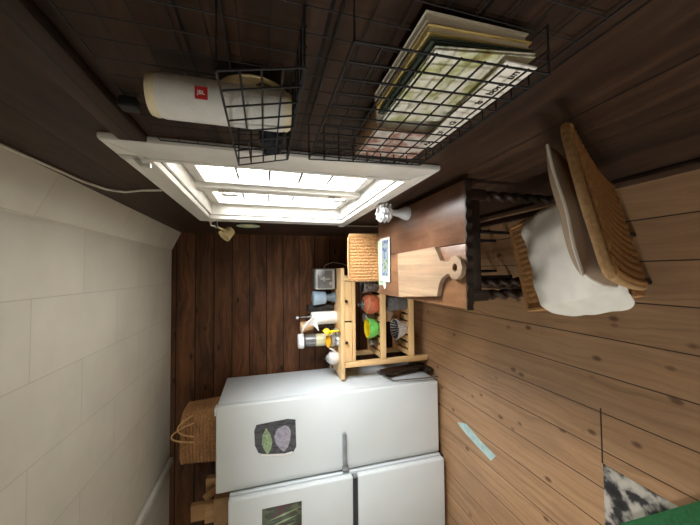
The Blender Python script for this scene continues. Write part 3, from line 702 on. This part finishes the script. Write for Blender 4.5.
# ------------------------------------------------------------------ wicker chairs
def wicker_chair(label, loc, rz, group, rec, H):
    r = thing('wicker_chair', label, 'chair', loc, rz, group)
    W, Dp, SZ = .31, .37, .47
    def wv(u, v, nc, nr, A=.004):
        col = int(u*nc*.9999); return A*(abs(math.sin(PI*u*nc))+.35*math.cos(PI*v*nr+PI*col))
    # back: local y of the rear face goes from -Dp/2 at seat height to -Dp/2-rec at top
    def bk(u, v, s):
        x = (u-.5)*(W+.01*v); z = SZ+(H-SZ)*v; y = -Dp/2-rec*(v**1.15)
        d = wv(u, v, 15, 34)
        y += (-d-.006) if s else (d+.012)
        return Vector((x, y, z))
    MB().slab(lambda u, v: bk(u, v, 0), lambda u, v: bk(u, v, 1), 90, 102).build('backrest', M['wicker'], r, False)
    e = [(-W/2, -Dp/2+.002, SZ+.002)]+[((-1 if k < 0 else 1)*0+(-W/2-.003*v), -Dp/2-rec*(v**1.15)+.004, SZ+(H-SZ)*v) for k, v in [(-1, q/10) for q in range(1, 11)]]
    e2 = [(-p[0], p[1], p[2]) for p in e][::-1]
    pts = []
    for p in e+[(-W/2+.02, -Dp/2-rec+.003, H+.006), (0, -Dp/2-rec+.003, H+.01), (W/2-.02, -Dp/2-rec+.003, H+.006)]+e2: pts.append(p)
    MB().tube(pts, .0095, 10).build('back_rim', M['wickeredge'], r, False)
    # seat: woven box
    def st(u, v, s):
        x = (u-.5)*(W+.03); y = -Dp/2+.03+(Dp-.01)*v; d = wv(u, v, 15, 24, .0014)
        return Vector((x, y, SZ+d if not s else SZ-.045-d*.3))
    MB().slab(lambda u, v: st(u, v, 0), lambda u, v: st(u, v, 1), 90, 72).build('seat', M['wicker'], r, False)
    sk = MB()
    for q in range(3):
        zz = SZ-.002-.017*q; pp = []
        for (a, b) in ((-1, 0), (1, 0), (1, 1), (-1, 1)): pp.append((a*(W/2+.016), -Dp/2+.03+(Dp-.008)*b, zz))
        P = []
        for i in range(4):
            A, B = Vector(pp[i]), Vector(pp[(i+1) % 4])
            for k in range(10):
                t = k/10; w = A.lerp(B, t); P.append(w+Vector((0, 0, .0012*math.cos(PI*(k+q)))))
        sk.tube(P, .0095, 6, True)
    sk.build('woven_skirt', M['wicker'], r, False)
    for s in (-1, 1):
        MB().tube([(s*(W/2-.015), Dp/2-.01, SZ-.04), (s*(W/2-.02), Dp/2+.0, .0)], [.013, .009], 10).build('leg', M['steeldark'], r, False)
        MB().tube([(s*(W/2-.05), -Dp/2+.15, SZ-.04), (s*(W/2-.055), .06, .0)], [.013, .009], 10).build('leg', M['steeldark'], r, False)
    return r
gch = 'wicker chairs at the dark table'
wicker_chair('wicker chair with white seat cloth and taupe cushion, pulled out from dark table', (.06, .79, 0), math.radians(13.5), gch, .185, .865)
wicker_chair('wicker chair tucked under the far end of the table before the trolley', (.10, 1.705, 0), PI, gch, .11, .905)
# cloth and cushion on the near chair
cr = Matrix.Translation((.06, .79, 0)) @ Matrix.Rotation(math.radians(13.5), 4, 'Z')
def cloth(u, v, s):
    x = (u-.5)*.385-.02; y = -.165+.295*v
    d = abs(u-.5)*2; e = max(d, abs(v-.5)*2); q = (u-.5)*2; p = (v-.5)*2; x *= 1-.10*p**6; y -= .1475*.10*p*q**6
    z = .497+.018*(1-e**4)+.010*noise.noise(Vector((u*5, v*5, 1)))
    over = max(0, abs(x)-.165)
    z -= over*1.1
    if s: z -= .014*(1-e**6)+.004
    x += .006*noise.noise(Vector((v*5, 2, u)))*d; y += .008*noise.noise(Vector((u*5, 7, 0)))
    return cr @ Vector((x, y, z))
wc = MB().slab(lambda u, v: cloth(u, v, 0), lambda u, v: cloth(u, v, 1), 40, 40).build('seat_cloth', M['linen'])
tag(wc, 'crumpled white linen seat pad lying on the pulled out wicker chair', 'seat pad')
cu = thing('back_cushion', 'taupe cushion with pale edge leaning on the wicker chair backrest', 'cushion', (.06, .79, 0), math.radians(13.5))
def cush(u, v, s):
    a, b = (u-.5)*2, (v-.5)*2
    e = (1-abs(a)**2.6)*(1-abs(b)**2.6); e = max(e, 0)**.5
    z = .52+.348*v; y = -.185-.185*((z-.47)/.395)**1.15+.034+.004*noise.noise(Vector((u*3, v*3, 5)))
    x = (u-.5)*.305*(1-.04*abs(b)**2)
    return Vector((x, y+.016+(.031*e+.004)*(1 if s else -1), z))
MB().slab(lambda u, v: cush(u, v, 0), lambda u, v: cush(u, v, 1), 30, 30).build('pillow', M['taupe'], cu, False)
pe = [cush(u, v, 0)*.5+cush(u, v, 1)*.5 for (u, v) in [(k/16, 0) for k in range(16)]+[(1, k/16) for k in range(16)]+[(1-k/16, 1) for k in range(16)]+[(0, 1-k/16) for k in range(16)]]
MB().tube(pe, .0035, 6, True).build('piping', M['linen'], cu, False)

# ------------------------------------------------------------------ wire grid and baskets on the side wall
def wires(mb, o, du, dv, nu, nv, r):
    """lattice on the parallelogram o + a*du + b*dv"""
    o, du, dv = Vector(o), Vector(du), Vector(dv)
    for i in range(nu+1): mb.tube([o+du*(i/nu), o+du*(i/nu)+dv], r, 5)
    n = du.cross(dv).normalized()*r*1.2
    for j in range(nv+1): mb.tube([o+dv*(j/nv)+n, o+dv*(j/nv)+du+n], r, 5)
    return mb
wg = thing('wire_wall_grid', 'large dark wire grid panel fixed flat on the dark plank wall', 'wire grid', (WX, .58, 1.0))
wires(MB(), (WX-.012, .16, 1.0), (0, .74, 0), (0, 0, .74), 16, 16, .001).build('lattice', M['blackwire'], wg)
fr_ = [(WX-.012, .16, 1.0), (WX-.012, .90, 1.0), (WX-.012, .90, 1.74), (WX-.012, .16, 1.74)]
MB().tube(fr_, .0018, 6, True).build('border_wire', M['blackwire'], wg)
MB().obox((WX-.024, .70, 1.735), (.022, .03, .034), None, .004).build('clip', M['black'], wg)

def wire_basket(name, label, y0, y1, z0, z1, xt, xb, ny, nz, nd):
    r = thing(name, label, 'wire basket', (WX, (y0+y1)/2, z0))
    xw = WX-.018; q = .0016
    mb = MB(); wires(mb, (xb, y0, z0), (0, y1-y0, 0), (xt-xb, 0, z1-z0), ny, nz, q); mb.build('front_lattice', M['blackwire'], r)
    for y in (y1,):
        mb = MB()
        for k in range(nz+1):
            f = k/nz; mb.tube([(xb+(xt-xb)*f, y, z0+(z1-z0)*f), (xw, y, z0+(z1-z0)*f)], q, 5)
        for k in range(1, nd+1):
            f = k/nd; mb.tube([(xb+(xw-xb)*f, y, z0), (xt+(xw-xt)*f, y, z1)], q, 5)
        mb.build('end_lattice', M['blackwire'], r)
    mb = MB(); wires(mb, (xb, y0, z0), (0, y1-y0, 0), (xw-xb, 0, 0), ny, nd, q); mb.build('bottom_lattice', M['blackwire'], r)
    MB().tube([(xt, y0, z1), (xt, y1, z1), (xw, y1, z1), (xw, y0, z1)], .0019, 6, True).build('rim', M['blackwire'], r)
    return r
wire_basket('wire_basket', 'long black wire basket holding books, hung on the wire grid', .325, .70, 1.08, 1.37, .268, .28, 11, 8, 2)
wire_basket('wire_basket', 'small black wire basket holding the white speaker, above the window corner', .385, .715, 1.42, 1.527, .245, .268, 8, 4, 3)

# speaker (white, cylindrical) stands in the small basket
sx_, sy_ = .299, .562
spk = thing('bluetooth_speaker', 'white cylindrical fabric speaker with red logo standing in small wire basket', 'speaker', (sx_, sy_, 1.424))
MB().lathe([(0, .012), (.034, .012), (.0355, .02), (.0355, .207), (.034, .215), (0, .215)], (sx_, sy_, 1.424), 36).build('body', M['speaker'], spk)
MB().lathe([(0, .2152), (.0335, .2152), (.035, .22), (.032, .229), (.02, .232), (0, .228)], (sx_, sy_, 1.424), 36).build('end_cap', M['speakercap'], spk)
MB().lathe([(0, 0), (.03, 0), (.034, .006), (.0335, .0118), (0, .0118)], (sx_, sy_, 1.424), 36).build('end_cap', M['speakercap'], spk)
ang = math.atan2(-sy_, -sx_)+.35
LM = Matrix.Translation((sx_, sy_, 1.424)) @ Matrix.Rotation(ang+PI/2, 4, 'Z')
lg = bmesh.new(); bmesh.ops.create_cube(lg, size=1)
for v in lg.verts: v.co = Vector((v.co.x*.019, v.co.y*.004, v.co.z*.019))
lg.transform(LM @ Matrix.Translation((0, -.0352, .146))); mb = MB(); mb._merge(lg); badge = mb.build('logo_badge', M['red'], spk)
def text_mesh(s, size, mtx, depth=.0004):
    cu_ = D.curves.new('txt', 'FONT'); cu_.body = s; cu_.size = size; cu_.align_x = 'CENTER'; cu_.align_y = 'CENTER'; cu_.extrude = depth; cu_.offset = size*.012
    o = D.objects.new('txt', cu_); COL.objects.link(o); bpy.context.view_layer.update()
    me = D.meshes.new_from_object(o.evaluated_get(bpy.context.evaluated_depsgraph_get()))
    D.objects.remove(o); D.curves.remove(cu_)
    t = bmesh.new(); t.from_mesh(me); D.meshes.remove(me); t.transform(mtx); mb = MB(); mb._merge(t); return mb
text_mesh('JBL', .0085, LM @ Matrix.Translation((0, -.0375, .146)) @ Matrix.Rotation(PI/2, 4, 'X') @ Matrix.Rotation(-PI/2, 4, 'Z') ).build('logo_lettering', M['white'], badge)

# cream bowl and dark case in the small basket
cbw = thing('cream_plate', 'cream round plate with brown centre standing behind the white speaker', 'plate', (.344, .60, 1.421))
RT = (0, -PI/2, 0)
MB().lathe([(0, 0), (.045, 0), (.066, .008), (.068, .011), (.064, .011), (.044, .004), (0, .004)], (.3515, .60, 1.49), 44, RT).build('dish', M['cream'], cbw)
MB().lathe([(0, .0041), (.017, .0041), (.015, .0052), (0, .0055)], (.3515, .575, 1.47), 24, RT).build('centre_mark', M['creamdark'], cbw)
ncs = tag(MB().blob((.30, .672, 1.456), (.034, .042, .026), 3, .3, 3, .75).build('dark_pouch', M['navy']), 'crumpled black cloth pouch in the window end of small wire basket', 'pouch')

# books standing in the long basket (front cover faces the room)
def book(name, label, y0, y1, x0, x1, z0, z1, cover, tilt=0, art=None, grp='books in the long wire basket', spine_top=False):
    r = thing(name, label, 'book', ((x0+x1)/2, (y0+y1)/2, z0), 0, grp)
    t = .0022
    def sh(mb):
        for v in mb.bm.verts: v.co.x += -tilt*(v.co.z-z0)/(z1-z0)
        return mb
    sh(MB().box(x0+t, x1-t, y0+.004, y1-.003, z0+.003, z1-.004)).build('pages', M['bookwhite'], r)
    c = MB(); c.box(x0, x0+t, y0, y1, z0, z1, .0006); c.box(x1-t, x1, y0, y1, z0, z1, .0006); c.box(x0, x1, y1-.0025, y1, z0, z1, .0006)
    if spine_top: c.box(x0, x1, y0, y1, z1-.0035, z1, .0006)
    cv = sh(c).build('cover', cover, r)
    if art is not None: sh(MB().box(x0-.0006, x0-.0001, y0+.004, y1-.004, z0+.004, z1-.004)).build('cover_art', art, r)
    return r
Z0 = 1.089
book('book', 'thick white book nearest the wall in the long wire basket', .348, .545, .340, .356, Z0, 1.262, M['bookwhite'], .004)
book('book', 'yellow covered book second from the wall in the long basket', .343, .54, .326, .3395, Z0, 1.262, M['bookyellow'], .010)
book('book', 'thin dark green book third from wall in the long basket', .341, .532, .319, .3255, Z0, 1.26, M['bookgreen'], .016)
bA = book('book', 'leafy cream covered cookbook foremost in the long basket', .338, .53, .3115, .3185, Z0, 1.255, M['bookart'], .022)
# long white packet in front of the books, with lettering along it
pk = thing('leaflet_packet', 'long white lettered packet at the bottom of the long wire basket', 'packet', (.31, .49, Z0))
MB().prism([(.335, 1.090), (.62, 1.090), (.62, 1.122), (.335, 1.145)], .004, Matrix(((0, 0, 1, .2925), (1, 0, 0, 0), (0, 1, 0, 0), (0, 0, 0, 1))), .0008).build('envelope', M['bookwhite'], pk)
for s, y in (('AA', .60), ('CF', .55), ('G', .505), ('is', .43), ('bon', .393), ('un', .356)):
    text_mesh(s, .018, Matrix.Translation((.2922, y, 1.113)) @ Matrix.Rotation(-PI/2, 4, 'Z') @ Matrix.Rotation(PI/2, 4, 'X')).build('lettering', M['ink'], pk)
book('picture_book', 'tan book with colourful picture cover at window end of long basket', .575, .72, .302, .345, Z0, 1.25, M['booktan'], .003, M['comic'], spine_top=True)

# ------------------------------------------------------------------ small wall things
cp_ = thing('hanging_cup', 'cream cup hanging by its handle at the window top corner', 'cup', (WX-.05, 2.28, 1.70))
MB().lathe([(0, 0), (.03, 0), (.034, .006), (.044, .07), (.046, .075), (.042, .075), (.032, .01), (0, .008)], (WX-.06, 2.28, 1.70), 26, (0, -.9, .5)).build('cup', M['cream'], cp_)
MB().tube([(WX-.07, 2.23, 1.735), (WX-.055, 2.22, 1.775), (WX-.045, 2.26, 1.78), (WX-.07, 2.28, 1.755)], .006).build('handle', M['cream'], cp_)
MB().tube([(WX, 2.235, 1.79), (WX-.05, 2.235, 1.785), (WX-.055, 2.235, 1.80)], .004).build('hook', M['steel'], cp_)
pl = thing('hanging_plate', 'pale green plate hung on dark wall behind the cream cup', 'plate', (WX-.01, 2.40, 1.55))
MB().lathe([(0, 0), (.06, 0), (.085, .012), (.084, .015), (.058, .004), (0, .004)], (WX-.004, 2.36, 1.59), 32, (0, -PI/2, 0)).build('dish', M['cardgreen'], pl)
MB().lathe([(0, 0), (.045, .0), (.045, .001), (0, .001)], (WX-.0085, 2.36, 1.59), 28, (0, -PI/2, 0)).build('centre', M['cream'], pl)

cbpts = [(WX-.006, .6, 2.185), (WX-.006, 1.05, 2.18), (WX-.006, 1.40, 2.155), (WX-.008, 1.5, 2.12), (WX-.008, 1.53, 2.06), (WX-.008, 1.48, 1.98), (WX-.008, 1.46, 1.90)]
tag(MB().tube(cbpts, .005, 6).build('cable', M['cable']), 'thin white cable running under the ceiling edge down to window', 'cable')
c2 = thing('wall_cord', 'thin white cord hanging below the window corner behind glass candlestick', 'cord', (WX, 2.2, .8))
MB().tube([(WX-.012, 2.215, .90), (WX-.01, 2.22, .78), (WX-.01, 2.21, .62), (WX-.01, 2.22, .3), (WX-.028, 2.22, .09), (WX-.03, 2.2, .008)], .0045, 6).build('cord', M['cable'], c2)
MB().box(WX-.022, WX, 2.195, 2.235, .885, .93, .004).build('connector', M['casing'], c2)

# green rug
def rug(u, v, s):
    x = -2.1+1.5*u; y0 = .967-.92*(x+1.097) if x > -1.1 else .97-.25*(x+1.1); y = -.6+(y0+.6)*v
    return Vector((x, y, .0165+.004*noise.noise(Vector((x*5, y*5, 0)))-(0 if not s else .013)-.006*max(0, (v-.95)*20)))
tag(MB().slab(lambda u, v: rug(u, v, 0), lambda u, v: rug(u, v, 1), 50, 40).build('green_mat', M['rug']), 'green mat lying over the black and white patch in pine floor', 'mat')

# ------------------------------------------------------------------ light, sky, camera
w = D.worlds.new('sky'); SC.world = w; w.use_nodes = True
bg = w.node_tree.nodes['Background']; bg.inputs[1].default_value = 27.0
wt = w.node_tree; tc = wt.nodes.new('ShaderNodeTexCoord'); sz_ = wt.nodes.new('ShaderNodeSeparateXYZ'); rp = wt.nodes.new('ShaderNodeValToRGB')
mp_ = wt.nodes.new('ShaderNodeMapRange'); mp_.inputs[1].default_value = -1; mp_.inputs[2].default_value = 1
wt.links.new(tc.outputs['Generated'], sz_.inputs[0]); wt.links.new(sz_.outputs[2], mp_.inputs[0]); wt.links.new(mp_.outputs[0], rp.inputs[0]); wt.links.new(rp.outputs[0], bg.inputs[0])
e_ = rp.color_ramp.elements; e_[0].position = .47; e_[0].color = (.15, .145, .135, 1); e_[1].position = .53; e_[1].color = (.965, .985, 1.0, 1)   # ground below, overcast sky above
def portal(name, loc, rot, sx, sy):
    l = D.lights.new(name, 'AREA'); l.shape = 'RECTANGLE'; l.size = sx; l.size_y = sy; l.cycles.is_portal = True
    o = D.objects.new(name, l); COL.objects.link(o); o.location = loc; o.rotation_euler = rot; return o
portal('window_daylight', (WX+.19, 1.535, 1.38), (0, PI/2, 0), .86, 1.0)      # faces -X
portal('fill_window_portal', (LX-.11, -.6, 1.475), (0, -PI/2, 0), .95, .8)          # faces +X, sky light through the added window

cam = D.cameras.new('camera'); co_ = D.objects.new('camera', cam); COL.objects.link(co_); SC.camera = co_
F_ = 300.0
d = Vector(((262.5-273)/F_, (265-350)/F_, 1)).normalized()
up = Vector((0, -d.z, d.y)).normalized(); rt = up.cross(d)
if rt.x < 0: rt = -rt
R = Matrix((rt, d, up))        # rows: room axes in camera (right, down, forward) terms
cr_, cd_, cf_ = R.col[0], R.col[1], R.col[2]
co_.matrix_world = Matrix(((cd_.x, cr_.x, -cf_.x, 0), (cd_.y, cr_.y, -cf_.y, 0), (cd_.z, cr_.z, -cf_.z, 1.47), (0, 0, 0, 1)))
cam.sensor_fit = 'HORIZONTAL'; cam.sensor_width = 36; cam.lens = 36*F_/700; cam.clip_start = .02

vs_ = SC.view_settings; vs_.view_transform = 'Standard'; vs_.look = 'None'; vs_.gamma = 1; vs_.use_curve_mapping = False; vs_.exposure = 1.05
SC.cycles.max_bounces = 10; SC.cycles.diffuse_bounces = 6; SC.cycles.transparent_max_bounces = 16; SC.cycles.caustics_refractive = False; SC.cycles.caustics_reflective = False
SC.cycles.use_denoising = True; SC.cycles.sample_clamp_indirect = 8
